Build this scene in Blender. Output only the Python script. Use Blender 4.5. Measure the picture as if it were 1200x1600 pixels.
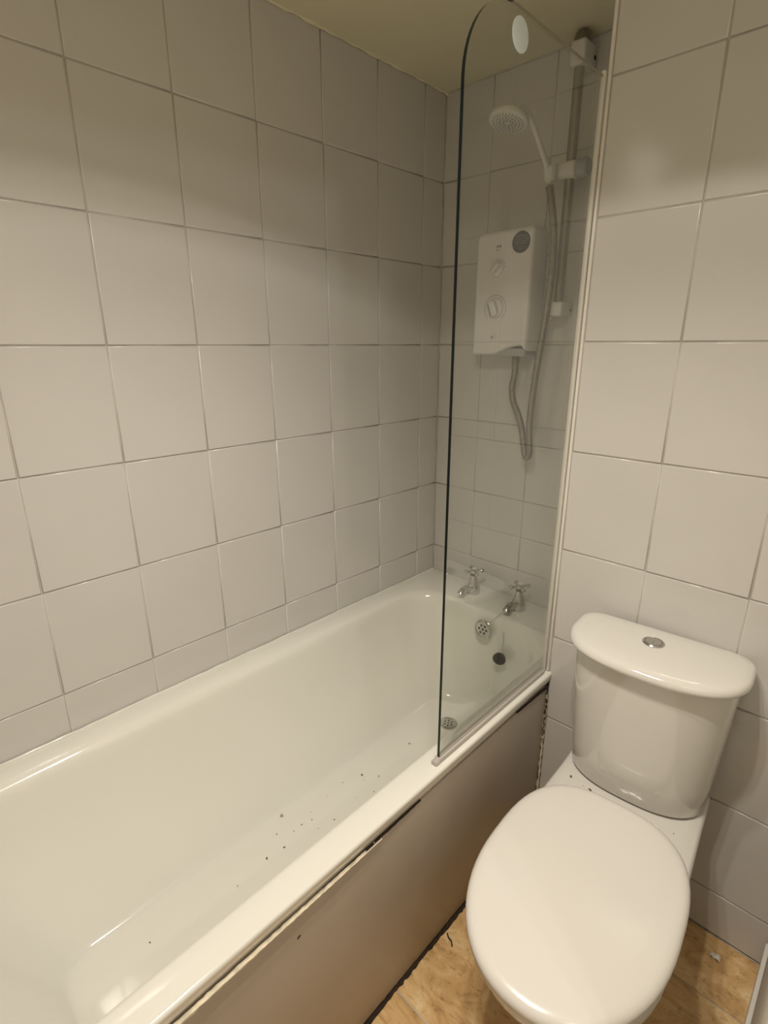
import bpy, bmesh, math, random
from mathutils import Vector, Matrix
random.seed(7)
PI = math.pi
for o in list(bpy.data.objects): bpy.data.objects.remove(o)
S = bpy.context.scene
C = S.collection

# ---------------------------------------------------------------- camera
cam_d = bpy.data.cameras.new('camera'); cam = bpy.data.objects.new('camera', cam_d); C.objects.link(cam)
cam_d.sensor_fit = 'HORIZONTAL'; cam_d.sensor_width = 36.0
cam_d.lens = 36.0 * 836.9 / 1200.0
cam_d.clip_start = 0.02
rx, ry, rz = -0.3034, 0.0010, 0.7662
Rm = Matrix.Rotation(rz, 3, 'Z') @ Matrix.Rotation(rx, 3, 'X') @ Matrix.Rotation(ry, 3, 'Y')
right, fwd, up = Rm.col[0], Rm.col[1], Rm.col[2]
M4 = Matrix.Identity(4)
for i in range(3):
    M4[i][0] = right[i]; M4[i][1] = up[i]; M4[i][2] = -fwd[i]
M4[0][3], M4[1][3], M4[2][3] = 1.2428, -1.5764, 1.3786
cam.matrix_world = M4
S.camera = cam

# ---------------------------------------------------------------- world, lights, exposure
W = bpy.data.worlds.new('world'); S.world = W; W.use_nodes = True
W.node_tree.nodes['Background'].inputs[0].default_value = (1.0, 0.86, 0.68, 1)
W.node_tree.nodes['Background'].inputs[1].default_value = 0.05
def lamp(name, kind, loc, energy, color, radius, **kw):
    d = bpy.data.lights.new(name, kind); d.energy = energy; d.color = color
    d.shadow_soft_size = radius
    for k, v in kw.items(): setattr(d, k, v)
    o = bpy.data.objects.new(name, d); C.objects.link(o); o.location = loc
    return o
WARM = (1.0, 0.92, 0.815)
# three bulbs of the bathroom fitting (shades cut the light off near the horizontal)
for i, (lx, ly) in enumerate([(0.76, -1.14), (0.86, -1.22), (0.96, -1.16)]):
    lamp('bathroom_lamp', 'SPOT', (lx, ly, 2.02), 2.6, WARM, 0.018, spot_size=math.radians(136), spot_blend=0.05)
    lamp('bathroom_lamp', 'SPOT', (lx, ly, 2.02), 17.0, WARM, 0.018, spot_size=math.radians(124), spot_blend=1.0)
# unseen fill light added beside the bulbs to lift the ambient level
lamp('bathroom_fill_light', 'POINT', (0.95, -1.32, 1.97), 1.5, (1.0, 0.90, 0.72), 0.07)
# bulbs in the hall, shining in through the doorway
for i, (lx, ly, lz, c) in enumerate([(1.92, -1.50, 2.08, (1.0, 0.97, 0.95)), (2.20, -1.53, 2.05, (1.0, 0.97, 0.95))]):
    lamp('hall_lamp', 'POINT', (lx, ly, lz), 6.5, c, 0.02)
S.view_settings.view_transform = 'Standard'; S.view_settings.look = 'None'
S.view_settings.gamma = 1.0; S.view_settings.use_curve_mapping = False
S.view_settings.exposure = 0.20

# ---------------------------------------------------------------- materials
def new_mat(name):
    m = bpy.data.materials.new(name); m.use_nodes = True
    return m, m.node_tree.nodes, m.node_tree.links, m.node_tree.nodes['Principled BSDF']
def mat(name, col, rough=0.4, metal=0.0, var=0.0, scale=8.0, bump=0.0, bscale=20.0, coat=0.0, spec=0.5):
    m, n, l, b = new_mat(name)
    b.inputs['Base Color'].default_value = (*col, 1); b.inputs['Roughness'].default_value = rough
    b.inputs['Metallic'].default_value = metal; b.inputs['Specular IOR Level'].default_value = spec
    b.inputs['Coat Weight'].default_value = coat; b.inputs['Coat Roughness'].default_value = 0.04
    tc = n.new('ShaderNodeTexCoord')
    if var > 0:
        t = n.new('ShaderNodeTexNoise'); t.inputs['Scale'].default_value = scale; t.inputs['Detail'].default_value = 4
        l.new(tc.outputs['Object'], t.inputs['Vector'])
        r = n.new('ShaderNodeValToRGB'); r.color_ramp.elements[0].position = 0.3; r.color_ramp.elements[1].position = 0.7
        r.color_ramp.elements[0].color = (*[c * (1 - var) for c in col], 1)
        r.color_ramp.elements[1].color = (*[min(1, c * (1 + var * 0.5)) for c in col], 1)
        l.new(t.outputs[0], r.inputs[0]); l.new(r.outputs[0], b.inputs['Base Color'])
    if bump > 0:
        t2 = n.new('ShaderNodeTexNoise'); t2.inputs['Scale'].default_value = bscale; t2.inputs['Detail'].default_value = 2
        l.new(tc.outputs['Object'], t2.inputs['Vector'])
        bp = n.new('ShaderNodeBump'); bp.inputs['Strength'].default_value = bump; bp.inputs['Distance'].default_value = 0.002
        l.new(t2.outputs[0], bp.inputs['Height']); l.new(bp.outputs[0], b.inputs['Normal'])
    return m
M_tile = mat('glazed_tile', (0.635, 0.615, 0.58), 0.16, var=0.03, scale=3, bump=0.22, bscale=9)
M_grout = mat('grout', (0.56, 0.53, 0.47), 0.9, var=0.25, scale=14, bump=0.3, bscale=90)
M_ceil = mat('ceiling_paint', (0.80, 0.75, 0.55), 0.6, var=0.05, scale=3, bump=0.3, bscale=60)
M_paint = mat('wall_paint', (0.72, 0.68, 0.60), 0.55, var=0.05, scale=4, bump=0.2, bscale=70)
M_trim = mat('white_trim', (0.80, 0.77, 0.71), 0.3)
M_bath = mat('bath_enamel', (0.82, 0.81, 0.74), 0.10, coat=0.6, var=0.02, scale=2)
M_ceramic = mat('ceramic', (0.72, 0.70, 0.65), 0.08, coat=0.5)
M_seat = mat('seat_plastic', (0.78, 0.75, 0.70), 0.22, bump=0.05, bscale=10)
M_panel = mat('panel_paint', (0.47, 0.405, 0.33), 0.35, var=0.07, scale=5, bump=0.15, bscale=25)
M_filler = mat('filler', (0.78, 0.70, 0.53), 0.8, var=0.3, scale=60, bump=0.6, bscale=120)
M_plastic = mat('white_plastic', (0.80, 0.78, 0.76), 0.28)
M_head = mat('head_plastic', (0.74, 0.72, 0.68), 0.3)
M_grey = mat('grey_plastic', (0.42, 0.41, 0.42), 0.35)
M_mark = mat('grey_print', (0.30, 0.29, 0.30), 0.5)
M_smoke = mat('smoked_plastic', (0.30, 0.34, 0.38), 0.15)
M_chrome = mat('chrome', (0.58, 0.57, 0.55), 0.12, metal=1.0)
M_satin = mat('satin_rail', (0.25, 0.225, 0.18), 0.34, metal=0.6)
M_dark = mat('dark_hole', (0.015, 0.013, 0.012), 0.7)
M_black = mat('black_rubber', (0.035, 0.032, 0.03), 0.45)
M_sticker = mat('black_sticker', (0.025, 0.025, 0.024), 0.45)
M_stickprint = mat('sticker_print', (0.16, 0.175, 0.165), 0.4)
M_badge = mat('pale_badge', (0.80, 0.92, 0.98), 0.3)
M_edge = mat('glass_edge', (0.004, 0.006, 0.006), 0.06, spec=0.25)
M_edge2 = mat('glass_top_edge', (0.30, 0.27, 0.19), 0.2)
M_seal = mat('clear_seal', (0.50, 0.46, 0.42), 0.25)
M_crumb = mat('brown_crumb', (0.10, 0.05, 0.025), 0.8)
M_crumb2 = mat('pale_crumb', (0.42, 0.34, 0.26), 0.8)
M_dirt_shade = mat('dirt_gap_shade', (0.035, 0.022, 0.012), 0.95, var=0.5, scale=60, bump=0.8, bscale=100)  # dirt, and the dark strips painted as shade in the panel gaps
M_shaft = mat('hall_paint', (0.70, 0.62, 0.50), 0.7)

def hose_mat():
    m, n, l, b = new_mat('metal_hose')
    b.inputs['Base Color'].default_value = (0.27, 0.245, 0.20, 1); b.inputs['Metallic'].default_value = 0.75
    b.inputs['Roughness'].default_value = 0.36
    return m
M_hose = hose_mat()

def floor_mat():
    m, n, l, b = new_mat('travertine_floor')
    b.inputs['Roughness'].default_value = 0.28
    tc = n.new('ShaderNodeTexCoord'); mp = n.new('ShaderNodeMapping'); l.new(tc.outputs['Object'], mp.inputs[0])
    mp.inputs['Scale'].default_value = (1, 1.6, 1)
    t = n.new('ShaderNodeTexNoise'); t.inputs['Scale'].default_value = 9; t.inputs['Detail'].default_value = 8; t.inputs['Roughness'].default_value = 0.68
    t.inputs['Distortion'].default_value = 1.2
    l.new(mp.outputs[0], t.inputs['Vector'])
    r = n.new('ShaderNodeValToRGB'); e = r.color_ramp.elements
    e[0].position = 0.30; e[0].color = (0.36, 0.20, 0.075, 1); e[1].position = 0.72; e[1].color = (0.92, 0.74, 0.46, 1)
    x = e.new(0.48); x.color = (0.68, 0.44, 0.20, 1); x = e.new(0.60); x.color = (0.80, 0.57, 0.29, 1)
    l.new(t.outputs[0], r.inputs[0])
    t2 = n.new('ShaderNodeTexNoise'); t2.inputs['Scale'].default_value = 55; t2.inputs['Detail'].default_value = 3
    l.new(mp.outputs[0], t2.inputs['Vector'])
    r2 = n.new('ShaderNodeValToRGB'); r2.color_ramp.elements[0].position = 0.30; r2.color_ramp.elements[1].position = 0.40
    r2.color_ramp.elements[0].color = (0.35, 0.25, 0.18, 1); r2.color_ramp.elements[1].color = (1, 1, 1, 1)
    l.new(t2.outputs[0], r2.inputs[0])
    mx = n.new('ShaderNodeMix'); mx.data_type = 'RGBA'; mx.blend_type = 'MULTIPLY'; mx.inputs[0].default_value = 0.45
    l.new(r.outputs[0], mx.inputs[6]); l.new(r2.outputs[0], mx.inputs[7]); l.new(mx.outputs[2], b.inputs['Base Color'])
    bp = n.new('ShaderNodeBump'); bp.inputs['Strength'].default_value = 0.2; bp.inputs['Distance'].default_value = 0.002
    l.new(t.outputs[0], bp.inputs['Height']); l.new(bp.outputs[0], b.inputs['Normal'])
    return m
M_floor = floor_mat()

def glass_mat():
    m = bpy.data.materials.new('clear_glass'); m.use_nodes = True
    n, l = m.node_tree.nodes, m.node_tree.links; n.clear()
    out = n.new('ShaderNodeOutputMaterial'); mx = n.new('ShaderNodeMixShader')
    tr = n.new('ShaderNodeBsdfTransparent'); tr.inputs[0].default_value = (0.935, 0.945, 0.93, 1)
    gl = n.new('ShaderNodeBsdfGlossy'); gl.inputs['Roughness'].default_value = 0.01
    gl.inputs[0].default_value = (1, 1, 1, 1)
    g = n.new('ShaderNodeNewGeometry'); ma = n.new('ShaderNodeMath'); ma.operation = 'MULTIPLY_ADD'
    ma.inputs[1].default_value = -(1.5 - 1 / 1.5); ma.inputs[2].default_value = 1.5
    l.new(g.outputs['Backfacing'], ma.inputs[0])
    fr = n.new('ShaderNodeFresnel'); l.new(ma.outputs[0], fr.inputs['IOR'])
    l.new(fr.outputs[0], mx.inputs[0]); l.new(tr.outputs[0], mx.inputs[1]); l.new(gl.outputs[0], mx.inputs[2])
    l.new(mx.outputs[0], out.inputs[0])
    return m
M_glass = glass_mat()

# ---------------------------------------------------------------- helpers
def empty(name, loc, rotz=0.0):
    o = bpy.data.objects.new(name, None); C.objects.link(o); o.location = loc; o.rotation_euler = (0, 0, rotz)
    o.empty_display_size = 0.05
    return o
def tag(o, label=None, cat=None, group=None, kind=None):
    if label: o['label'] = label
    if cat: o['category'] = cat
    if group: o['group'] = group
    if kind: o['kind'] = kind
    return o
def thing(name, label, cat, loc, rotz=0.0, group=None):
    return tag(empty(name, loc, rotz), label, cat, group)
def finish(name, bm, m, parent=None, smooth=None):
    bmesh.ops.remove_doubles(bm, verts=bm.verts, dist=1e-6)
    bmesh.ops.recalc_face_normals(bm, faces=bm.faces)
    me = bpy.data.meshes.new(name); bm.to_mesh(me); bm.free()
    me.materials.append(m)
    if smooth is not None:
        for p in me.polygons: p.use_smooth = True
        me.set_sharp_from_angle(angle=math.radians(smooth))
    o = bpy.data.objects.new(name, me); C.objects.link(o)
    if parent: o.parent = parent
    return o
def add_box(bm, x0, x1, y0, y1, z0, z1):
    v = [bm.verts.new(p) for p in [(x0,y0,z0),(x1,y0,z0),(x1,y1,z0),(x0,y1,z0),(x0,y0,z1),(x1,y0,z1),(x1,y1,z1),(x0,y1,z1)]]
    for f in [(0,3,2,1),(4,5,6,7),(0,1,5,4),(1,2,6,5),(2,3,7,6),(3,0,4,7)]: bm.faces.new([v[i] for i in f])
def box(name, b, m, parent=None, bevel=0.0, seg=3, smooth=40):
    bm = bmesh.new(); add_box(bm, *b)
    if bevel > 0:
        bmesh.ops.bevel(bm, geom=bm.edges[:], offset=bevel, segments=seg, profile=0.5, affect='EDGES')
    return finish(name, bm, m, parent, smooth if bevel > 0 else None)
def loft(rings, cap0=True, cap1=True, bm=None):
    bm = bm or bmesh.new()
    vs = [[bm.verts.new(p) for p in r] for r in rings]
    n = len(rings[0])
    for a, b in zip(vs, vs[1:]):
        for i in range(n):
            j = (i + 1) % n
            bm.faces.new((a[i], a[j], b[j], b[i]))
    for on, r in ((cap0, vs[0]), (cap1, vs[-1])):
        if on: bm.faces.new(r)
    return bm
def lathe(prof, n=32, loc=(0,0,0), axis=(0,0,1), bm=None, caps=True):
    """prof: (radius, height) along axis."""
    ax = Vector(axis).normalized(); q = Vector((0,0,1)).rotation_difference(ax); L = Vector(loc)
    rings = []
    for r, h in prof:
        rings.append([L + q @ Vector((r*math.cos(2*PI*i/n), r*math.sin(2*PI*i/n), h)) for i in range(n)])
    return loft(rings, caps, caps, bm)
def spline(pts, sub=8):
    P = [Vector(p) for p in pts]; out = []
    for i in range(len(P)-1):
        p0 = P[max(i-1,0)]; p1 = P[i]; p2 = P[i+1]; p3 = P[min(i+2,len(P)-1)]
        for k in range(sub):
            t = k/sub
            out.append(0.5*((2*p1)+(-p0+p2)*t+(2*p0-5*p1+4*p2-p3)*t*t+(-p0+3*p1-3*p2+p3)*t**3))
    out.append(P[-1]); return out
def tube(pts, r, n=12, bm=None, caps=True):
    P = [Vector(p) for p in pts]; rings = []; prev = None
    for i, p in enumerate(P):
        t = (P[min(i+1,len(P)-1)] - P[max(i-1,0)]).normalized()
        if prev is None:
            u = t.orthogonal().normalized()
        else:
            u = (prev - t*prev.dot(t)).normalized()
        prev = u; w = t.cross(u)
        rad = r[i] if isinstance(r, (list, tuple)) else r
        rings.append([p + rad*(u*math.cos(2*PI*k/n) + w*math.sin(2*PI*k/n)) for k in range(n)])
    return loft(rings, caps, caps, bm)
def rrect(x0, x1, y0, y1, r, z, nc=10, ns=10):
    lim = .499*min(x1-x0, y1-y0)
    """rounded rectangle ring, equal topology for any size; r may be 4 radii (x0y0, x1y0, x1y1, x0y1)"""
    if not isinstance(r, (list, tuple)): r = (r,)*4
    r = [min(q_, lim) for q_ in r]
    cs = [(x0+r[0], y0+r[0], PI, r[0]), (x1-r[1], y0+r[1], 1.5*PI, r[1]), (x1-r[2], y1-r[2], 0, r[2]), (x0+r[3], y1-r[3], .5*PI, r[3])]
    pts = []
    for k in range(4):
        cx, cy, a0, rr = cs[k]
        for i in range(nc+1):
            a = a0 + .5*PI*i/nc
            pts.append(Vector((cx+rr*math.cos(a), cy+rr*math.sin(a), z)))
        nx, ny, b0, r2 = cs[(k+1)%4]
        q = Vector((nx+r2*math.cos(b0), ny+r2*math.sin(b0), z)); p = pts[-1].copy()
        for i in range(1, ns): pts.append(p.lerp(q, i/ns))
    return pts

# ---------------------------------------------------------------- tiles
_tile_mesh = {}
def tile_mesh(w, h, t=0.006, b=0.0022, m=M_tile):
    key = (round(w, 4), round(h, 4), m.name)
    if key in _tile_mesh: return _tile_mesh[key]
    def ring(ins, z): return [Vector((-w/2+ins, -h/2+ins, z)), Vector((w/2-ins, -h/2+ins, z)), Vector((w/2-ins, h/2-ins, z)), Vector((-w/2+ins, h/2-ins, z))]
    bm = loft([ring(0, -t), ring(0, -b), ring(b*.3, -b*.3), ring(b, 0), ring(b+.0008, 0)], False, True)
    bmesh.ops.recalc_face_normals(bm, faces=bm.faces)
    me = bpy.data.meshes.new('tile'); bm.to_mesh(me); bm.free(); me.materials.append(m)
    for p in me.polygons: p.use_smooth = True
    _tile_mesh[key] = me
    return me
def tiling(parent, us, vs, origin, U, V, gap=0.0024, jitter=0.0009, m=M_tile, off=0.0, name='tile'):
    """tiles between the grout lines us x vs on the plane origin + u*U + v*V, facing U x V"""
    U, V, O = Vector(U), Vector(V), Vector(origin); N = U.cross(V)
    for u0, u1 in zip(us, us[1:]):
        for v0, v1 in zip(vs, vs[1:]):
            w, h = u1-u0-gap, v1-v0-gap
            if w < 0.01 or h < 0.01: continue
            o = bpy.data.objects.new(name, tile_mesh(w, h, m=m)); C.objects.link(o); o.parent = parent
            T = Matrix((( U.x, V.x, N.x), (U.y, V.y, N.y), (U.z, V.z, N.z))).to_4x4()
            c = O + U*(u0+u1)/2 + V*(v0+v1)/2 + N*(off + random.uniform(-.0004, .0003))
            j = Matrix.Rotation(random.gauss(0, jitter*2), 4, 'X') @ Matrix.Rotation(random.gauss(0, jitter*2), 4, 'Y')
            o.matrix_local = Matrix.Translation(c) @ T @ j

# ---------------------------------------------------------------- room shell
H = 2.130; RIM = 0.517; TY = -0.34; RX = 1.275; NY = -2.30
def struct(name, b, m, bevel=0):
    return tag(box(name, b, m, None, bevel), kind='structure')
G = 0.0030   # grout surface sits this far behind the tile face
wl = struct('wall_left', (-0.12, -G, NY-0.1, 0.12, 0, H+.004), M_grout)
wb = struct('wall_back', (-G, 0.68, G, 0.12, 0, H+.004), M_grout)
# boxed-in wall behind the toilet; it is notched where the bath runs behind it
bm = bmesh.new()
prof = [(0.6815, 0.52), (0.6815, H+.004), (1.275, H+.004), (1.275, 0), (0.6855, 0), (0.6855, 0.477), (0.6945, .477), (0.6945, 0.52)]
fr = [bm.verts.new((x, TY+G, z)) for x, z in prof]; bk = [bm.verts.new((x, G+0.0, z)) for x, z in prof]
bm.faces.new(fr); bm.faces.new(bk[::-1])
for i in range(8):
    j = (i+1) % 8; bm.faces.new((fr[i], fr[j], bk[j], bk[i]))
wt = tag(finish('wall_front', bm, M_grout), kind='structure')
ceil = struct('ceiling', (-0.12, RX+0.1, NY-0.1, 0.12, H, H+0.08), M_ceil)
flr = struct('floor', (-0.12, RX+0.1, NY-0.1, 0.12, -0.08, -G), M_grout)
wr = struct('wall_right', (RX, RX+0.1, -1.06, 0.12, 0, H+.004), M_paint)
# doorway where the photographer stands: header and the far side of the opening
struct('wall_right_header', (RX, RX+0.1, -1.86, -1.06, 1.95, H+.004), M_paint)
struct('wall_right_end', (RX, RX+0.1, NY, -1.86, 0, H+.004), M_paint)
struct('wall_near', (-0.12, RX+0.1, NY-0.1, NY, 0, H+.004), M_paint)
# hall outside
struct('wall_hall', (3.0, 3.1, -2.9, -0.3, 0, 2.4), M_shaft)
struct('wall_hall_left', (RX+.1, 3.1, -0.4, -0.3, 0, 2.4), M_shaft)
struct('wall_hall_right', (RX+.1, 3.1, -2.9, -2.8, 0, 2.4), M_shaft)
struct('ceiling_hall', (RX+.1, 3.1, -2.9, -0.3, 2.4, 2.5), M_shaft)
struct('floor_hall', (RX+.1, 3.1, -2.9, -0.3, -0.1, 0), M_shaft)
struct('wall_hall_above_door', (RX+.06, RX+.1, -2.9, -0.3, H+.004, 2.4), M_shaft)
struct('wall_hall_side', (RX+.04, RX+.1, -2.9, NY-.1, 0, 2.4), M_shaft)

TWd = 0.2053; TH = 0.2525; Z0 = 1.3766
zrows = [Z0-TH*3-.0, Z0-TH*2, Z0-TH, Z0, Z0+TH, Z0+2*TH, H+.0015]
zrows = [0.30] + zrows
yl = [0.0] + [0.1019 + TWd*k for k in range(11)]
ygl = sorted([-y for y in yl] + [NY])
tiling(wl, ygl, zrows, (0, 0, 0), (0, 1, 0), (0, 0, 1))
xb = [0.0005, 0.178, 0.378, 0.578, 0.681]
tiling(wb, xb, zrows, (0, 0, 0), (1, 0, 0), (0, 0, 1))
Z1 = 1.383
zt = [0.0, Z1-5*TH, Z1-4*TH, Z1-3*TH, Z1-2*TH, Z1-TH, Z1, Z1+TH, Z1+2*TH, H+.0015]
xt = [0.684, 0.8876, 0.8876+TWd, RX]
zt_low = [z for z in zt if z < 0.6]
# first column is narrowed below the bath rim by the panel
tiling(wt, xt, zt[3:], (0, TY, 0), (1, 0, 0), (0, 0, 1))
tiling(wt, [0.686, 0.8876, 0.8876+TWd, RX], zt[:4], (0, TY, 0), (1, 0, 0), (0, 0, 1))
# side of the boxing that faces the bath
tiling(wt, [0.002, 0.130, 0.334], [RIM] + [z for z in zrows if z > RIM+.05], (0.678, 0, 0), (0, -1, 0), (0, 0, 1))
# floor tiles
fx = [-0.1, 0.457, 0.92, 1.383][1:]
fx = [0.457, 0.92, RX-.001]; fy = [NY, -1.889, -1.426, -0.963, -0.500, TY-.0005]
tiling(flr, fx, fy, (0, 0, 0), (1, 0, 0), (0, 1, 0), gap=0.003, m=M_floor)

# corner trim of the boxed wall, skirting and door casing, wall/ceiling filler
tr = box('trim_1', (0.6765, 0.6838, TY-0.0035, TY+0.008, RIM+.001, H), M_trim, None, 0.0025); tag(tr, kind='structure')
tag(box('trim_2', (RX-0.010, RX-.0005, -1.06, TY-.012, 0.001, 0.085), M_trim, None, 0.003), kind='structure')
tag(box('trim_3', (RX-0.006, RX+0.106, -1.075, -1.0585, 0, 1.955), M_trim, None, 0.003), kind='structure')
def ragged(path, r0, r1, m, name, n=8, seed=1, flat=(1, 1, 1), sub=6, parent=None):
    rnd = random.Random(seed); pts = spline(path, sub)
    pts = [Vector(p) + Vector([rnd.gauss(0, .0006)*f for f in flat]) for p in pts]
    rr = [rnd.uniform(r0, r1) for _ in pts]
    return finish(name, tube(pts, rr, n), m, parent, 50)
tag(ragged([(0.004, -1.9+i*.1, H-.001) for i in range(20)], 0.0015, 0.007, M_ceil, 'trim_4', seed=3, sub=5), kind='structure')
tag(ragged([(0.001+i*.0755, -0.002, H-.001) for i in range(10)], 0.001, 0.003, M_grout, 'trim_5', seed=4, sub=3), kind='structure')
tag(ragged([(0.0004, -0.0004, RIM+.001+i*.1) for i in range(17)], 0.0014, 0.0024, M_grout, 'trim_6', seed=5, sub=3), kind='structure')

# ---------------------------------------------------------------- bath
bath = thing('bathtub', 'long white enamelled bath with wide flat rim along the tiled wall', 'bathtub', (0.35, -0.85, 0))
def bp(ring): return [p - Vector((0.35, -0.85, 0)) for p in ring]
BX0, BX1, BY0, BY1 = 0.0030, 0.693, -1.70, -0.0008
rings = []
rings.append(rrect(BX0+.004, BX1-.020, BY0+.01, BY1-.004, .012, RIM-.038))
rings.append(rrect(BX0, BX1-.0090, BY0, BY1, .012, RIM-.038))
rings.append(rrect(BX0, BX1-.0070, BY0, BY1, .012, RIM-.033))
rings.append(rrect(BX0, BX1-.0002, BY0, BY1, .012, RIM-.008))
rings.append(rrect(BX0, BX1-.0008, BY0, BY1, .013, RIM-.0035))
rings.append(rrect(BX0+.001, BX1-.0028, BY0+.003, BY1-.001, .014, RIM-.0008))
rings.append(rrect(BX0+.003, BX1-.006, BY0+.006, BY1-.003, .015, RIM))
# inner opening: (inset, z, x0, x1, y0, y1)
def opening(d, z):
    k = min(1, d/.03)
    return rrect(.062+d, .640-d*.8, -1.665+d, -.148-d*.9, (.12, .16, .13, .13), z)
for d, z in [(0.0, RIM-.0002), (.006, RIM-.0022), (.012, RIM-.006), (.017, RIM-.012), (.021, RIM-.021), (.024, RIM-.035)]:
    rings.append(opening(d, z))
top = opening(.024, RIM-.035)
def bott(ins, z): return rrect(.222+ins, .505-ins, -1.49+ins, -.205-ins, (.07, .07, .09, .09), z)
btm = bott(-.012, .172)
for t in (0.2, 0.4, 0.6, 0.8):
    # slightly bellied side walls
    s_ = t - 0.14*math.sin(PI*t)*(1)
    r_ = []
    for a, b in zip(top, btm):
        p = a.lerp(b, t); q = a.lerp(b, s_)
        r_.append(Vector((q.x, q.y, p.z)))
    rings.append(r_)
rings.append(btm)
rings.append(bott(-.004, .159)); rings.append(bott(.002, .1525)); rings.append(bott(.010, .1502)); rings.append(bott(.05, .150)); rings.append(bott(.10, .1495))
bm = loft([bp(r) for r in rings], False, True)
shell = finish('shell', bm, M_bath, bath, 60)
# overflow and drain
def perforated(name, loc, axis, r, m, parent, holes=6):
    L = Vector(loc)-Vector((0.35, -0.85, 0)); ax = Vector(axis).normalized()
    o = finish(name, lathe([(r, 0), (r, .002), (r*.93, .0045), (r*.80, .0055), (r*.70, .0035), (r*.62, .003)], 36, L, ax), m, parent, 35)
    bmh = bmesh.new(); q = Vector((0,0,1)).rotation_difference(ax)
    for k in range(holes+1):
        rr_ = 0 if k == holes else r*.42
        p = L + q @ Vector((rr_*math.cos(2*PI*k/holes), rr_*math.sin(2*PI*k/holes), .0026))
        lathe([(r*.13, 0), (r*.13, .0008)], 12, p, ax, bmh)
    finish('hole', bmh, M_dark, o)
    return o
perforated('overflow', (0.371, -0.1895, 0.462), (0.0, -1, 0.16), 0.033, M_chrome, bath)
perforated('drain', (0.345, -0.330, 0.1497), (0, 0, 1), 0.031, M_chrome, bath)
# sealant bead along the wall
ragged([Vector((0.0048, -1.68+i*.12, RIM+.001)) - Vector((.35, -.85, 0)) for i in range(15)], 0.0025, 0.0042, M_bath, 'sealant', seed=9, sub=4, parent=bath)

# bath panel
pl = box('side_panel', (-0.012, 0.0070, -0.845, 0.5035, 0.010, RIM-.041), M_panel, bath, 0.0015)
pl.location = (0.33, 0, 0); tag(pl, 'brownish painted flat side panel')
pan = pl
box('end_panel', (-0.34, 0.317, -0.848, -0.838, 0.010, RIM-.041), M_panel, bath, 0.0015)
def ribbon(path, m, name, parent, seed):
    # flat torn strip: (x, y, z, half height)
    rnd = random.Random(seed); P = spline([Vector(p[:3]) for p in path], 14); hs_ = [p[3] for p in path]; rings = []
    for i, p in enumerate(P):
        f = i/14; k = min(int(f), len(hs_)-2); h = hs_[k] + (hs_[k+1]-hs_[k])*(f-k)
        h0 = h*rnd.uniform(.7, 1.3); h1 = h*rnd.uniform(.6, 1.4); w = .0016
        rings.append([Vector((p.x-.004, p.y, p.z-h0)), Vector((p.x+w*rnd.uniform(.4, 1), p.y, p.z-h0*.8)), Vector((p.x+w*rnd.uniform(.7, 1.3), p.y, p.z+h1*.3)), Vector((p.x-.004, p.y, p.z+h1))])
    return finish(name, loft(rings), m, parent)
ribbon([(.0145, -.842, .4800, .0055), (.0142, -.70, .4798, .0050), (.0138, -.60, .4795, .0042), (.0134, -.50, .4792, .0038), (.0128, -.40, .4786, .0030), (.0122, -.32, .4780, .0024), (.0115, -.24, .4772, .0018), (.0105, -.16, .4764, .0010)], M_filler, 'filler_strip', pan, 2)
ribbon([(.0090, -.30, .4770, .0004), (.0088, -.2, .4774, .0007), (.0082, -.12, .4780, .0006), (.0074, -.04, .4788, .0002)], M_dirt_shade, 'gap_shade', pan, 12)  # dark strip painted as the shade in the gap under the rim
ribbon([(.0080, .34, .4785, .0003), (.0088, .40, .4770, .0010), (.0092, .46, .4755, .0022), (.0094, .500, .4735, .0045)], M_dirt_shade, 'gap_shade', pan, 13)  # the same painted gap shade, at the tiled wall end
bmc = bmesh.new(); bmesh.ops.create_icosphere(bmc, subdivisions=1, radius=1, matrix=Matrix.Translation((.0075, -.358, .421)) @ Matrix.Rotation(.5, 4, 'X') @ Matrix.Diagonal((.0008, .0045, .0022, 1)))
finish('paint_chip', bmc, M_dark, pan)
ragged([(.0080, -.84, .003), (.0085, -.5, .002), (.0085, -.2, .002), (.009, -.05, .003), (.009, .08, .002), (.009, .2, .002), (.008, .5, .002)], .0028, .0060, M_dirt_shade, 'floor_seal', seed=6, sub=14, parent=pan)
ragged([(.0100, .5010, z) for z in (.02, .10, .16, .22, .28, .33, .38, .42, .455)], .0012, .0038, M_filler, 'corner_filler', seed=8, sub=6, parent=pan)
ragged([(.0105, .4985, z) for z in (.30, .34, .38, .41, .44, .465)], .0006, .0022, M_dirt_shade, 'corner_gap_shade', seed=11, sub=6, parent=pan)  # dark strip imitating the shade inside the crack between panel and tiles

# ---------------------------------------------------------------- shower screen
GX = 0.672; GN = -0.815; GF = -0.350; GT = 1.888; GB = RIM+.008
scr = thing('shower_screen', 'frameless clear glass bath screen with one rounded top corner', 'shower screen', (GX, (GN+GF)/2, RIM))
yc = (GN+GF)/2
def outline():
    r = .135; pts = [(GF, GB), (GF, GT)]
    for i in range(17):
        a = PI/2 + PI/2*i/16; pts.append((GN+r+r*math.cos(a), GT-r+r*math.sin(a)))
    pts.append((GN, GB)); return pts
OL = outline()
bm = bmesh.new(); hx = .003
a = [bm.verts.new((-hx, y-yc, z-RIM)) for y, z in OL]; b = [bm.verts.new((hx, y-yc, z-RIM)) for y, z in OL]
bm.faces.new(a); bm.faces.new(b[::-1])
pane = finish('pane', bm, M_glass, scr)
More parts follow.
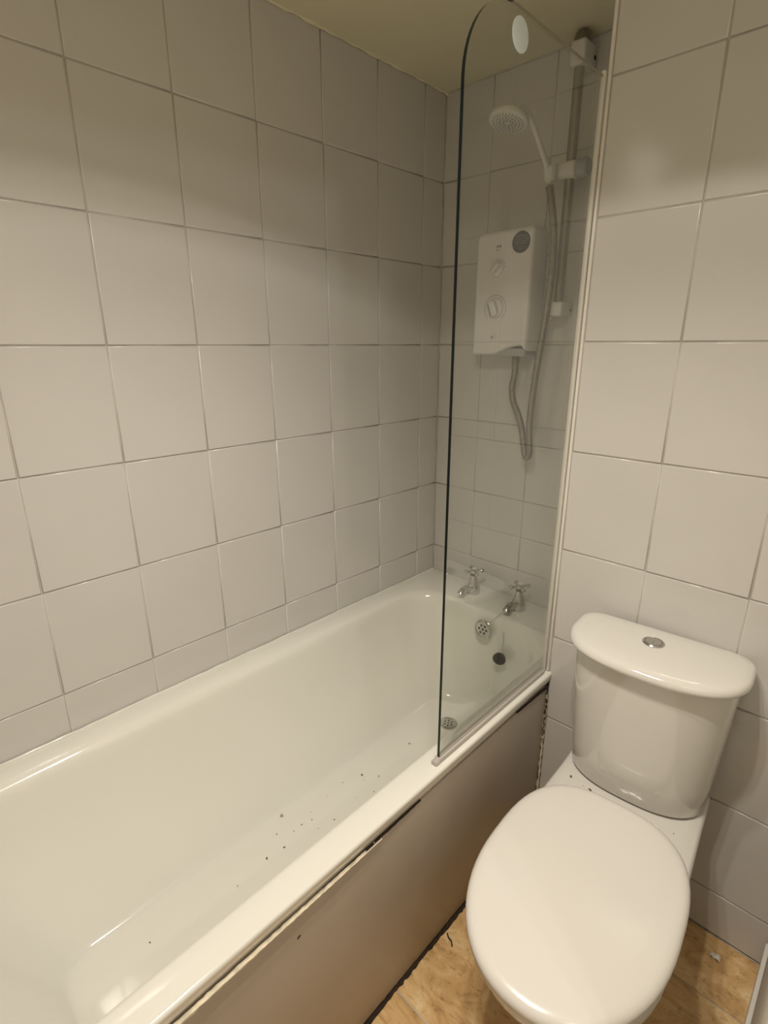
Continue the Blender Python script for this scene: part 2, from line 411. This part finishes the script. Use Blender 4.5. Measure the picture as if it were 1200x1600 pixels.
# make the two faces look outwards
pm = pane.data
for p in pm.polygons:
    if (p.center.x > 0) != (p.normal.x > 0): p.flip()
bm = bmesh.new()
a = [bm.verts.new((-hx, y-yc, z-RIM)) for y, z in OL]; b = [bm.verts.new((hx, y-yc, z-RIM)) for y, z in OL]
for i in range(3, len(OL)-1):
    bm.faces.new((a[i], a[i+1], b[i+1], b[i]))
eo = finish('polished_edge', bm, M_edge, scr, 40); tag(eo, 'dark polished glass edge')
bm = bmesh.new()
a = [bm.verts.new((-hx, y-yc, z-RIM)) for y, z in OL[1:4]]; b = [bm.verts.new((hx, y-yc, z-RIM)) for y, z in OL[1:4]]
for i in range(2): bm.faces.new((a[i], a[i+1], b[i+1], b[i]))
finish('top_edge', bm, M_edge2, scr, 40)
box('wall_channel', (-.0040, .0044, GF-yc-.004, GF-yc+.0065, .003, GT-RIM+.01), M_trim, scr, .002)
box('bottom_seal', (-.0075, .0075, GN-yc-.004, GF-yc-.007, .0008, .012), M_seal, scr, .002)
finish('badge', lathe([(.024, 0), (.024, .0012), (.022, .002)], 36, (.003, -.671-yc, 1.851-RIM), (1, 0, 0)), M_badge, scr, 40)
finish('seal_end', lathe([(.008, 0), (.008, .010), (.006, .012)], 16, (0, GN-yc-.004, .004), (0, -1, 0.0)), M_seal, scr, 40).scale = (1, 1, 1)

# ---------------------------------------------------------------- electric shower unit
es = thing('electric_shower', 'white wall box electric shower with two dials and round black sticker', 'shower unit', (0.30, 0, 1.347))
x0, x1 = -.098, .094
def unit_ring(ins, y, zb=0.0, low=0.0):
    pts = []
    # bottom edge: flat on the left, arching up on the right
    N = 24
    for i in range(N+1):
        t = i/N; x = x0+ins + (x1-x0-2*ins)*t
        z = zb
        if t > .38: 
            u = (t-.38)/.62; z += .026*math.sin(min(1, u*1.35)*PI/2)**1.5 * (1 if u < .85 else 1-.55*((u-.85)/.15)**2)
        pts.append((x, y, z+ins))
    for i in range(9):
        a = PI/2*i/8; r = .014
        pts.append((x1-ins-r+r*math.cos(a), y, .350-ins-r+r*math.sin(a)))
    for i in range(9):
        a = PI/2+PI/2*i/8; r = .014
        pts.append((x0+ins+r+r*math.cos(a), y, .350-ins-r+r*math.sin(a)))
    return [Vector(p) for p in pts]
body = finish('body', loft([unit_ring(.004, -.0015), unit_ring(.002, -.004), unit_ring(.0, -.012), unit_ring(0, -.076), unit_ring(.0015, -.082), unit_ring(.005, -.0865), unit_ring(.010, -.088)]), M_plastic, es, 35)
box('outlet_block', (-.01, .085, -.074, -.012, -.004, .020), M_grey, es, .004)
finish('hose_union', lathe([(.012, 0), (.012, .016), (.010, .022)], 20, (.038, -.045, -.026)), M_satin, es, 40)
def dial(z, r, ang, w, name='dial'):
    d = finish(name, lathe([(r, 0), (r, .003), (r*.94, .006), (r*.86, .0065)], 40, (-.020, -.088, z), (0, -1, 0)), M_plastic, es, 40)
    # grip
    bm = bmesh.new(); add_box(bm, -w/2, w/2, -.014, 0, -r*.8, r*.8)
    bmesh.ops.bevel(bm, geom=bm.edges[:], offset=w*.28, segments=3, profile=.5, affect='EDGES')
    bmesh.ops.transform(bm, matrix=Matrix.Translation((-.020, -.0935, z)) @ Matrix.Rotation(ang, 4, 'Y'), verts=bm.verts)
    finish('grip', bm, M_plastic, d, 40)
    bm = bmesh.new(); add_box(bm, -w/2-.0012, -w/2+.0012, -.0125, -.001, -r*.66, r*.66)
    bmesh.ops.transform(bm, matrix=Matrix.Translation((-.020, -.0935, z)) @ Matrix.Rotation(ang, 4, 'Y'), verts=bm.verts)
    finish('pointer', bm, M_mark, d)
    return d
dial(.246, .021, math.radians(42), .010)
dial(.135, .029, math.radians(-20), .022)
# thin printed rings round the large dial, ticks round the small one
def arc_band(r, w, a0, a1, z, y=-.0884, cx=-.020, n=40):
    bm = bmesh.new(); prev = None
    for i in range(n+1):
        a = a0+(a1-a0)*i/n
        p = [bm.verts.new((cx+q*math.cos(a), y, z+q*math.sin(a))) for q in (r, r+w)]
        if prev: bm.faces.new((prev[0], prev[1], p[1], p[0]))
        prev = p
    return bm
finish('printed_ring', arc_band(.0375, .0012, math.radians(-50), math.radians(230), .135), M_mark, es)
bm = bmesh.new()
for k in range(7):
    a = math.radians(10+22*k); 
    for q in (.0265,):
        c = Vector((-.020+q*math.cos(a), -.0885, .246+q*math.sin(a)))
        add_box(bm, c.x-.0014, c.x+.0014, c.y-.0003, c.y+.0002, c.z-.0014, c.z+.0014)
finish('printed_marks', bm, M_mark, es)
bm = bmesh.new()
for k, (dx, w) in enumerate([(-.004, .003), (0, .003), (.0045, .004), (.009, .003)]):
    add_box(bm, -.022+dx, -.022+dx+w, -.0887, -.0884, .303, .310)
add_box(bm, -.026, -.018, -.0887, -.0884, .296, .2985)
finish('printed_logo', bm, M_mark, es)
st_b = finish('stop_button', lathe([(.010, 0), (.010, .002), (.0085, .003)], 24, (-.022, -.088, .052), (0, -1, 0)), M_plastic, es, 40)
finish('indicator', lathe([(.004, 0), (.004, .001)], 16, (-.022, -.0905, .052), (0, -1, 0)), M_mark, st_b)
sk = finish('sticker', lathe([(.029, 0), (.029, .0006)], 40, (.055, -.088, .310), (0, -1, 0)), M_sticker, es); tag(sk, 'round black sticker with pale worn lettering')
bm = bmesh.new(); rnd = random.Random(5)
for z_, xw, hh in ((.0165, .019, .0055), (.0085, .023, .0035), (.0025, .024, .0030), (-.0035, .018, .0035), (-.0170, .006, .0045)):
    x_ = -xw
    while x_ < xw:
        w_ = rnd.uniform(.002, .0045)
        add_box(bm, .055+x_, .055+min(x_+w_, xw), -.0891, -.0886, .310+z_-hh/2, .310+z_+hh/2); x_ += w_+.0010
finish('lettering', bm, M_stickprint, sk)

# ---------------------------------------------------------------- riser rail, slider, handset, hose
rail = thing('riser_rail', 'vertical satin shower rail fixed between two white wall brackets', 'shower rail', (0.466, 0, 1.45))
RZ = 1.45
finish('pole', lathe([(.0128, 0), (.0128, .64)], 24, (0, -.050, .015)), M_satin, rail, 40)
tb = box('bracket', (-.020, .022, -.072, -.001, .600, .655), M_head, rail, .008)
finish('screw_hole', lathe([(.005, 0), (.005, .0012)], 16, (.0225, -.016, .625), (1, 0, 0)), M_dark, tb)
finish('end_cap', lathe([(.020, 0), (.020, .012), (.015, .022), (.004, .026)], 24, (0, -.048, .652)), M_satin, tb, 40)
bb = box('bracket', (-.018, .020, -.068, -.001, .004, .044), M_head, rail, .007)
finish('screw_hole', lathe([(.004, 0), (.004, .0012)], 16, (.0205, -.013, .022), (1, 0, 0)), M_dark, bb)
box('hose_ring', (-.030, -.012, -.060, -.040, -.004, .003), M_head, bb, .003)
sl = box('slider', (-.060, .024, -.074, -.030, .350, .392), M_head, rail, .012)
finish('clamp_knob', lathe([(.016, 0), (.023, .004), (.024, .022), (.020, .030), (.008, .033)], 28, (.022, -.052, .371), (1, 0, .0)), M_smoke, sl, 40)
finish('holder', lathe([(.015, -.018), (.017, -.014), (.018, .014), (.016, .018)], 24, (-.040, -.082, .366), (0, -.25, 1)), M_head, sl, 40)

hs = thing('shower_handset', 'white round shower handset resting in the rail slider', 'shower head', (0.426, -0.086, 1.79))
HO = Vector((0.426, -0.086, 1.79))
hp = [Vector(p)-HO for p in [(0.427, -.086, 1.792), (0.424, -.098, 1.825), (0.420, -.128, 1.862), (0.416, -.160, 1.897), (0.412, -.192, 1.925), (0.405, -.220, 1.930), (0.398, -.240, 1.922)]]
sp = spline(hp, 6); n_ = len(sp)
finish('handle', tube(sp, [.0072 if i < n_*.6 else .0072+.011*(i-n_*.6)/(n_*.4) for i in range(n_)], 18), M_head, hs, 50)
nrm = Vector((-.06, -.24, -.97)).normalized(); hc = Vector((.393, -.250, 1.905))-HO
hd = finish('head', lathe([(.014, -.026), (.030, -.018), (.046, -.008), (.049, 0), (.048, .005), (.044, .007)], 44, hc, nrm), M_head, hs, 50)
q = Vector((0, 0, 1)).rotation_difference(nrm)
bm = bmesh.new()
for rr_, cnt in ((.012, 8), (.021, 16), (.029, 24), (.037, 28)):
    for k in range(cnt):
        a = 2*PI*k/cnt; p = hc + q @ Vector((rr_*math.cos(a), rr_*math.sin(a), .007))
        lathe([(.0015, 0), (.0012, .0018)], 6, p, nrm, bm)
finish('nozzles', bm, M_mark, hd)
bm = bmesh.new()
for k in range(12):
    a = 2*PI*k/12+.1
    d = Vector((math.cos(a), math.sin(a), 0)); t = Vector((-d.y, d.x, 0))
    P4 = [hc + q @ (d*.006 + t*.0009 + Vector((0,0,.0074))), hc + q @ (d*.024 + t*.0012 + Vector((0,0,.0074))), hc + q @ (d*.024 - t*.0012 + Vector((0,0,.0074))), hc + q @ (d*.006 - t*.0009 + Vector((0,0,.0074)))]
    bm.faces.new([bm.verts.new(p) for p in P4])
finish('slots', bm, M_grey, hd)

def hose(path, r, name, label):
    pts = spline(path, 20)
    # resample evenly and add the coil ripple
    L = [0]
    for a, b in zip(pts, pts[1:]): L.append(L[-1]+(b-a).length)
    step = .0011; out = []; j = 0; s_ = 0
    while s_ < L[-1]:
        while L[j+1] < s_: j += 1
        t = (s_-L[j])/(L[j+1]-L[j]); out.append(pts[j].lerp(pts[j+1], t)); s_ += step
    rr = [r*(1+.05*math.cos(PI*i/2)) for i in range(len(out))]
    o0 = out[0].copy()
    o = finish(name, tube([p-o0 for p in out], rr, 12), M_hose, None, None)
    for p in o.data.polygons: p.use_smooth = True
    o.location = o0
    return tag(o, label, 'hose')
hose([(.338, -.045, 1.322), (.338, -.045, 1.29), (.333, -.047, 1.245), (.343, -.050, 1.205), (.366, -.053, 1.165), (.384, -.055, 1.12), (.394, -.057, 1.075), (.402, -.058, 1.045), (.411, -.060, 1.037), (.420, -.062, 1.050),
      (.418, -.064, 1.085), (.415, -.067, 1.150), (.421, -.070, 1.25), (.433, -.074, 1.36), (.445, -.077, 1.47), (.453, -.079, 1.58), (.450, -.082, 1.67), (.439, -.084, 1.735), (.427, -.084, 1.785)],
     .0102, 'shower_hose', 'ribbed metal shower hose looping below the white shower box')

# ---------------------------------------------------------------- taps
def tap(x, label):
    t = thing('bath_tap', label, 'tap', (x, -.075, RIM), 0, None)
    b_ = finish('body', lathe([(.024, 0), (.024, .003), (.0235, .018), (.021, .032), (.015, .050), (.0115, .062), (.011, .070)], 32), M_chrome, t, 50)
    pts = spline([(0, -.012, .022), (0, -.034, .031), (0, -.055, .034), (0, -.070, .030), (0, -.077, .020)], 6)
    finish('spout', tube(pts, [.012 - .0025*math.sin(PI*i/(len(pts)-1))+ (.001 if i > len(pts)-5 else 0) for i in range(len(pts))], 18), M_chrome, t, 50)
    finish('collar', lathe([(.012, .068), (.013, .071), (.010, .078)], 24), M_dark, t, 40)
    bm = lathe([(.011, .076), (.014, .080), (.014, .088), (.009, .093), (.003, .0945)], 24)
    for k in range(4):
        a = PI/4 + k*PI/2 + .15; d = Vector((math.cos(a), math.sin(a), 0))
        lathe([(.0045, 0), (.0045, .014), (.0072, .019), (.0078, .024), (.005, .029), (.001, .030)], 14, Vector((0, 0, .084))+d*.008, d, bm)
    finish('cross_handle', bm, M_chrome, t, 40)
    finish('cap', lathe([(.008, .0935), (.008, .0955), (.005, .0965)], 20), M_plastic, t, 40)
    return t
tap(.247, 'chrome cross head bath tap nearer the long tiled wall')
tap(.432, 'chrome cross head bath tap beside the shower screen, chain over its spout')

pg = thing('bath_plug', 'black rubber plug hanging on a thin chain inside the bath', 'plug', (.446, -.185, .39))
PO = Vector((.446, -.185, .39))
ax = Vector((.35, -1, -.05)).normalized()
finish('stopper', lathe([(.018, -.002), (.0195, .002), (.0215, .008), (.0215, .011), (.018, .012)], 32, Vector((0, -.012, 0)), ax), M_black, pg, 40)
ch = [(.447, -.187, .408), (.444, -.180, .43), (.438, -.168, .475), (.433, -.152, .503), (.430, -.135, .5195), (.425, -.118, .5200), (.418, -.108, .524), (.413, -.120, .545), (.425, -.134, .562), (.432, -.136, .5605), (.428, -.140, .548), (.412, -.160, .520), (.392, -.188, .496)]
pts = spline([Vector(p)-PO for p in ch], 10)
bm = bmesh.new()
L = 0; last = None; step = .0036
for a, b in zip(pts, pts[1:]):
    seg = (b-a).length; s_ = 0
    while L + (seg - s_) >= step:
        s_ += step - L; L = 0
        bmesh.ops.create_icosphere(bm, subdivisions=1, radius=.0015, matrix=Matrix.Translation(a.lerp(b, s_/seg)))
    L += seg - s_
tube(pts, .0005, 5, bm)
me = bpy.data.meshes.new('chain'); bm.to_mesh(me); bm.free(); me.materials.append(M_chrome)
co = bpy.data.objects.new('chain', me); C.objects.link(co); co.parent = pg
for p in me.polygons: p.use_smooth = True

# ---------------------------------------------------------------- toilet
TL = thing('toilet', 'white close coupled toilet with closed lid against the tiled wall', 'toilet', (0.965, -0.345, 0), math.radians(4))
CX = -.010
def dring(hw, yb, yf, ym, z, n=2.5, rb=.03, cx=CX, N=40, nb=6):
    """D outline: straight back at yb with rounded corners, superelliptic front to yf"""
    pts = []
    for i in range(N+1):
        a = PI*i/N; c, s = math.cos(a), math.sin(a)
        x = hw*math.copysign(abs(c)**(2/n), c); y = ym - (ym-yf)*abs(s)**(2/n)
        pts.append(Vector((cx+x, y, z)))
    for i in range(nb+1):
        a = PI + PI/2*i/nb
        pts.append(Vector((cx-hw+rb+rb*math.cos(a), yb-rb-rb*math.sin(a), z)))
    for i in range(nb+1):
        a = PI/2*i/nb
        pts.append(Vector((cx+hw-rb+rb*math.sin(a), yb-rb+rb*math.cos(a), z)))
    return pts
ci = finish('cistern', loft([dring(.140, -.010, -.172, -.070, .403, 2.6), dring(.146, -.008, -.177, -.070, .410, 2.6), dring(.1500, -.006, -.181, -.072, .47, 2.6), dring(.156, -.005, -.187, -.074, .58, 2.6),
      dring(.163, -.004, -.192, -.076, .70, 2.6), dring(.165, -.004, -.193, -.076, .736, 2.6)]), M_ceramic, TL, 60)
cl = finish('cistern_lid', loft([dring(.170, -.004, -.203, -.080, .7335, 2.5, .04), dring(.1765, -.003, -.212, -.082, .7355, 2.5, .045), dring(.179, -.002, -.216, -.084, .7405, 2.5, .045), dring(.1790, -.002, -.216, -.084, .7450, 2.5, .045),
      dring(.177, -.004, -.213, -.084, .7515, 2.5, .045), dring(.172, -.009, -.207, -.084, .7550, 2.5, .042), dring(.160, -.020, -.195, -.084, .7572, 2.5, .04), dring(.12, -.045, -.160, -.084, .7580, 2.5, .03)]), M_ceramic, TL, 60)
BY_ = -.084
fb = finish('flush_button', lathe([(.0225, 0), (.0225, .003), (.0205, .005), (.0180, .0045), (.0172, .002)], 36, (-.018, BY_, .7570)), M_chrome, TL, 40)
for sgn, nm in ((1, 'button_half'), (-1, 'button_half')):
    bm = bmesh.new(); top_ = []; bot_ = []
    for i in range(17):
        a = -PI/2 + PI*i/16 + (0 if sgn > 0 else PI)
        for lst, z in ((top_, .7616), (bot_, .7583)):
            lst.append(bm.verts.new((-.018 + .0163*math.cos(a) + sgn*.0006, BY_ + .0163*math.sin(a), z)))
    bm.faces.new(top_); bm.faces.new(bot_[::-1])
    for i in range(17):
        j = (i+1) % 17; bm.faces.new((top_[i], top_[j], bot_[j], bot_[i]))
    finish(nm, bm, M_chrome, fb)
# pan
tab = [(-.005, .142), (-.03, .151), (-.15, .153), (-.30, .158), (-.40, .165), (-.48, .168), (-.55, .160), (-.61, .138), (-.655, .100), (-.68, .060), (-.69, .0)]
def hw_at(y):
    for (y0, w0), (y1, w1) in zip(tab, tab[1:]):
        if y0 >= y >= y1: return w0 + (w1-w0)*(y0-y)/(y0-y1)
    return 0
def pring(z, sc, yf, yb=-.005, ins=0):
    N = 30; L_, R_ = [], []
    for i in range(N+1):
        t = (1-math.cos(PI*i/N))/2
        ysrc = -.005 + (-.69+.005)*t
        # rounder nose
        w = hw_at(ysrc)
        if ysrc < -.48: w = .168*math.sqrt(max(0, 1-((ysrc+.48)/.21)**2))
        y = yb + (yf-yb)*t
        L_.append(Vector((CX - max(0, w*sc-ins), y, z))); R_.append(Vector((CX + max(0, w*sc-ins), y, z)))
    R_ = R_[:-1]
    return L_ + R_[::-1]
pn = finish('pan', loft([pring(0, .70, -.50, -.03), pring(.02, .68, -.49, -.03), pring(.10, .64, -.46, -.03), pring(.19, .70, -.50, -.02), pring(.26, .83, -.575, -.008), pring(.32, .94, -.645, -.005),
      pring(.36, .99, -.68), pring(.388, 1.0, -.688), pring(.397, .985, -.684, -.008), pring(.401, .95, -.672, -.014), pring(.4015, .8, -.62, -.04)]), M_ceramic, TL, 60)
def egg(hw, yb, yf, ym, z, nb=2.9, nf=2.15, N=64):
    pts = []
    for i in range(N):
        a = 2*PI*i/N; c, s = math.cos(a), math.sin(a); n = nb if s > 0 else nf
        x = hw*math.copysign(abs(c)**(2/n), c); y = ym + (yb-ym)*abs(s)**(2/n) if s > 0 else ym - (ym-yf)*abs(s)**(2/n)
        pts.append(Vector((CX+x, y, z)))
    return pts
def eggd(d, z): return egg(.173-d, -.222-d, -.704+d, -.455, z)
finish('seat', loft([eggd(.010, .4025), eggd(.004, .404), eggd(.002, .410), eggd(.004, .4150), eggd(.02, .4155)]), M_seat, TL, 60)
finish('seat_lid', loft([eggd(.006, .4175), eggd(.001, .4185), eggd(-.001, .424), eggd(.0, .430), eggd(.004, .435), eggd(.010, .4385), eggd(.020, .4400), eggd(.05, .4408), eggd(.10, .4415)]), M_seat, TL, 60)
for sx in (-1, 1):
    finish('hinge', lathe([(.011, 0), (.011, .010), (.009, .013)], 20, (CX+sx*.075, -.218, .4015)), M_seat, TL, 40)

# ---------------------------------------------------------------- debris
def bit(x, y, z, s, m, name, label, cat, group, seed, el=1.0, ang=0.0):
    rnd = random.Random(seed); bm = bmesh.new()
    bmesh.ops.create_icosphere(bm, subdivisions=1, radius=s)
    for v in bm.verts:
        v.co *= rnd.uniform(.7, 1.25); v.co.z = max(v.co.z*.55, -s*.35); v.co.x *= el
    zmin = min(v.co.z for v in bm.verts)
    for v in bm.verts: v.co.z -= zmin
    o = finish(name, bm, m); o.location = (x, y, z); o.rotation_euler = (0, 0, ang)
    return tag(o, label, cat, group)
crumbs = [(.275,-.987,.0022),(.321,-.996,.0020),(.315,-1.045,.0022),(.325,-1.134,.0014),(.276,-.816,.0014),(.35,-.852,.0016),(.306,-.894,.0018),(.290,-.691,.0032),
          (.305,-.494,.0026),(.385,-.582,.0022),(.30,-1.333,.0015),(.299,-.923,.0013),(.34,-.76,.0012),(.36,-.71,.0012),(.33,-.66,.0014),(.37,-.80,.0011),(.285,-.88,.0011),(.30,-.95,.0010),(.36,-.64,.0010),(.27,-.75,.0012),(.34,-.90,.0009),(.31,-.70,.0010)]
for i, (x, y, s) in enumerate(crumbs):
    bit(x+.008, y, .1502, s, M_crumb if i % 4 else M_crumb2, 'crumb', 'tiny brown speck of dirt on the bath bottom', 'debris', 'specks of dirt in the bath', 40+i, 1+.6*(i % 3), i*1.3)
bit(.246, -.944, .1505, .0050, M_crumb2, 'plaster_crumb', 'largest pale beige crumb at the foot of the bath side', 'debris', None, 91, 1.0)
fl = [(.852, -.533, .0030, 1.8, 'dark speck on the toilet deck at the left corner of the cistern'), (.902, -.541, .0030, 2.4, 'long reddish brown flake on the toilet deck between lid and cistern'),
      (.886, -.540, .0013, 1.0, 'tiny dark dot on the toilet deck between two larger flakes'), (1.077, -.532, .0015, 1.2, 'small dark dot on the right side of the toilet deck')]
for i, (x, y, s, e, lb) in enumerate(fl):
    bit(x, y, .4020, s*.8, M_crumb, 'flake', lb, 'debris', None, 60+i, e, 2.2+i*.5)
# crumpled white scrap and a twig on the floor, dark chip on panel
bm = bmesh.new(); rnd = random.Random(4)
vs = [[bm.verts.new(((i-3)*.0035+rnd.gauss(0, .0008), (j-2)*.0035+rnd.gauss(0, .0008), .003+.003*math.sin(i*1.7)+rnd.uniform(0, .002))) for j in range(5)] for i in range(7)]
for i in range(6):
    for j in range(4): bm.faces.new((vs[i][j], vs[i+1][j], vs[i+1][j+1], vs[i][j+1]))
sc = finish('paper_scrap', bm, M_trim); md = sc.modifiers.new('s', 'SOLIDIFY'); md.thickness = .0008
sc.location = (1.186, -.395, .0005); tag(sc, 'small crumpled white scrap on the floor tile right of the toilet', 'litter')
tw = finish('twig', tube(spline([(0, 0, .0022), (.008, -.006, .003), (.018, -.008, .0022), (.026, -.016, .002)], 5), [.0018]*16, 6), M_dirt_shade, None, 50)
tw.location = (.700, -.790, .0002); tag(tw, 'short dark twig lying on the floor against the bath panel', 'litter')
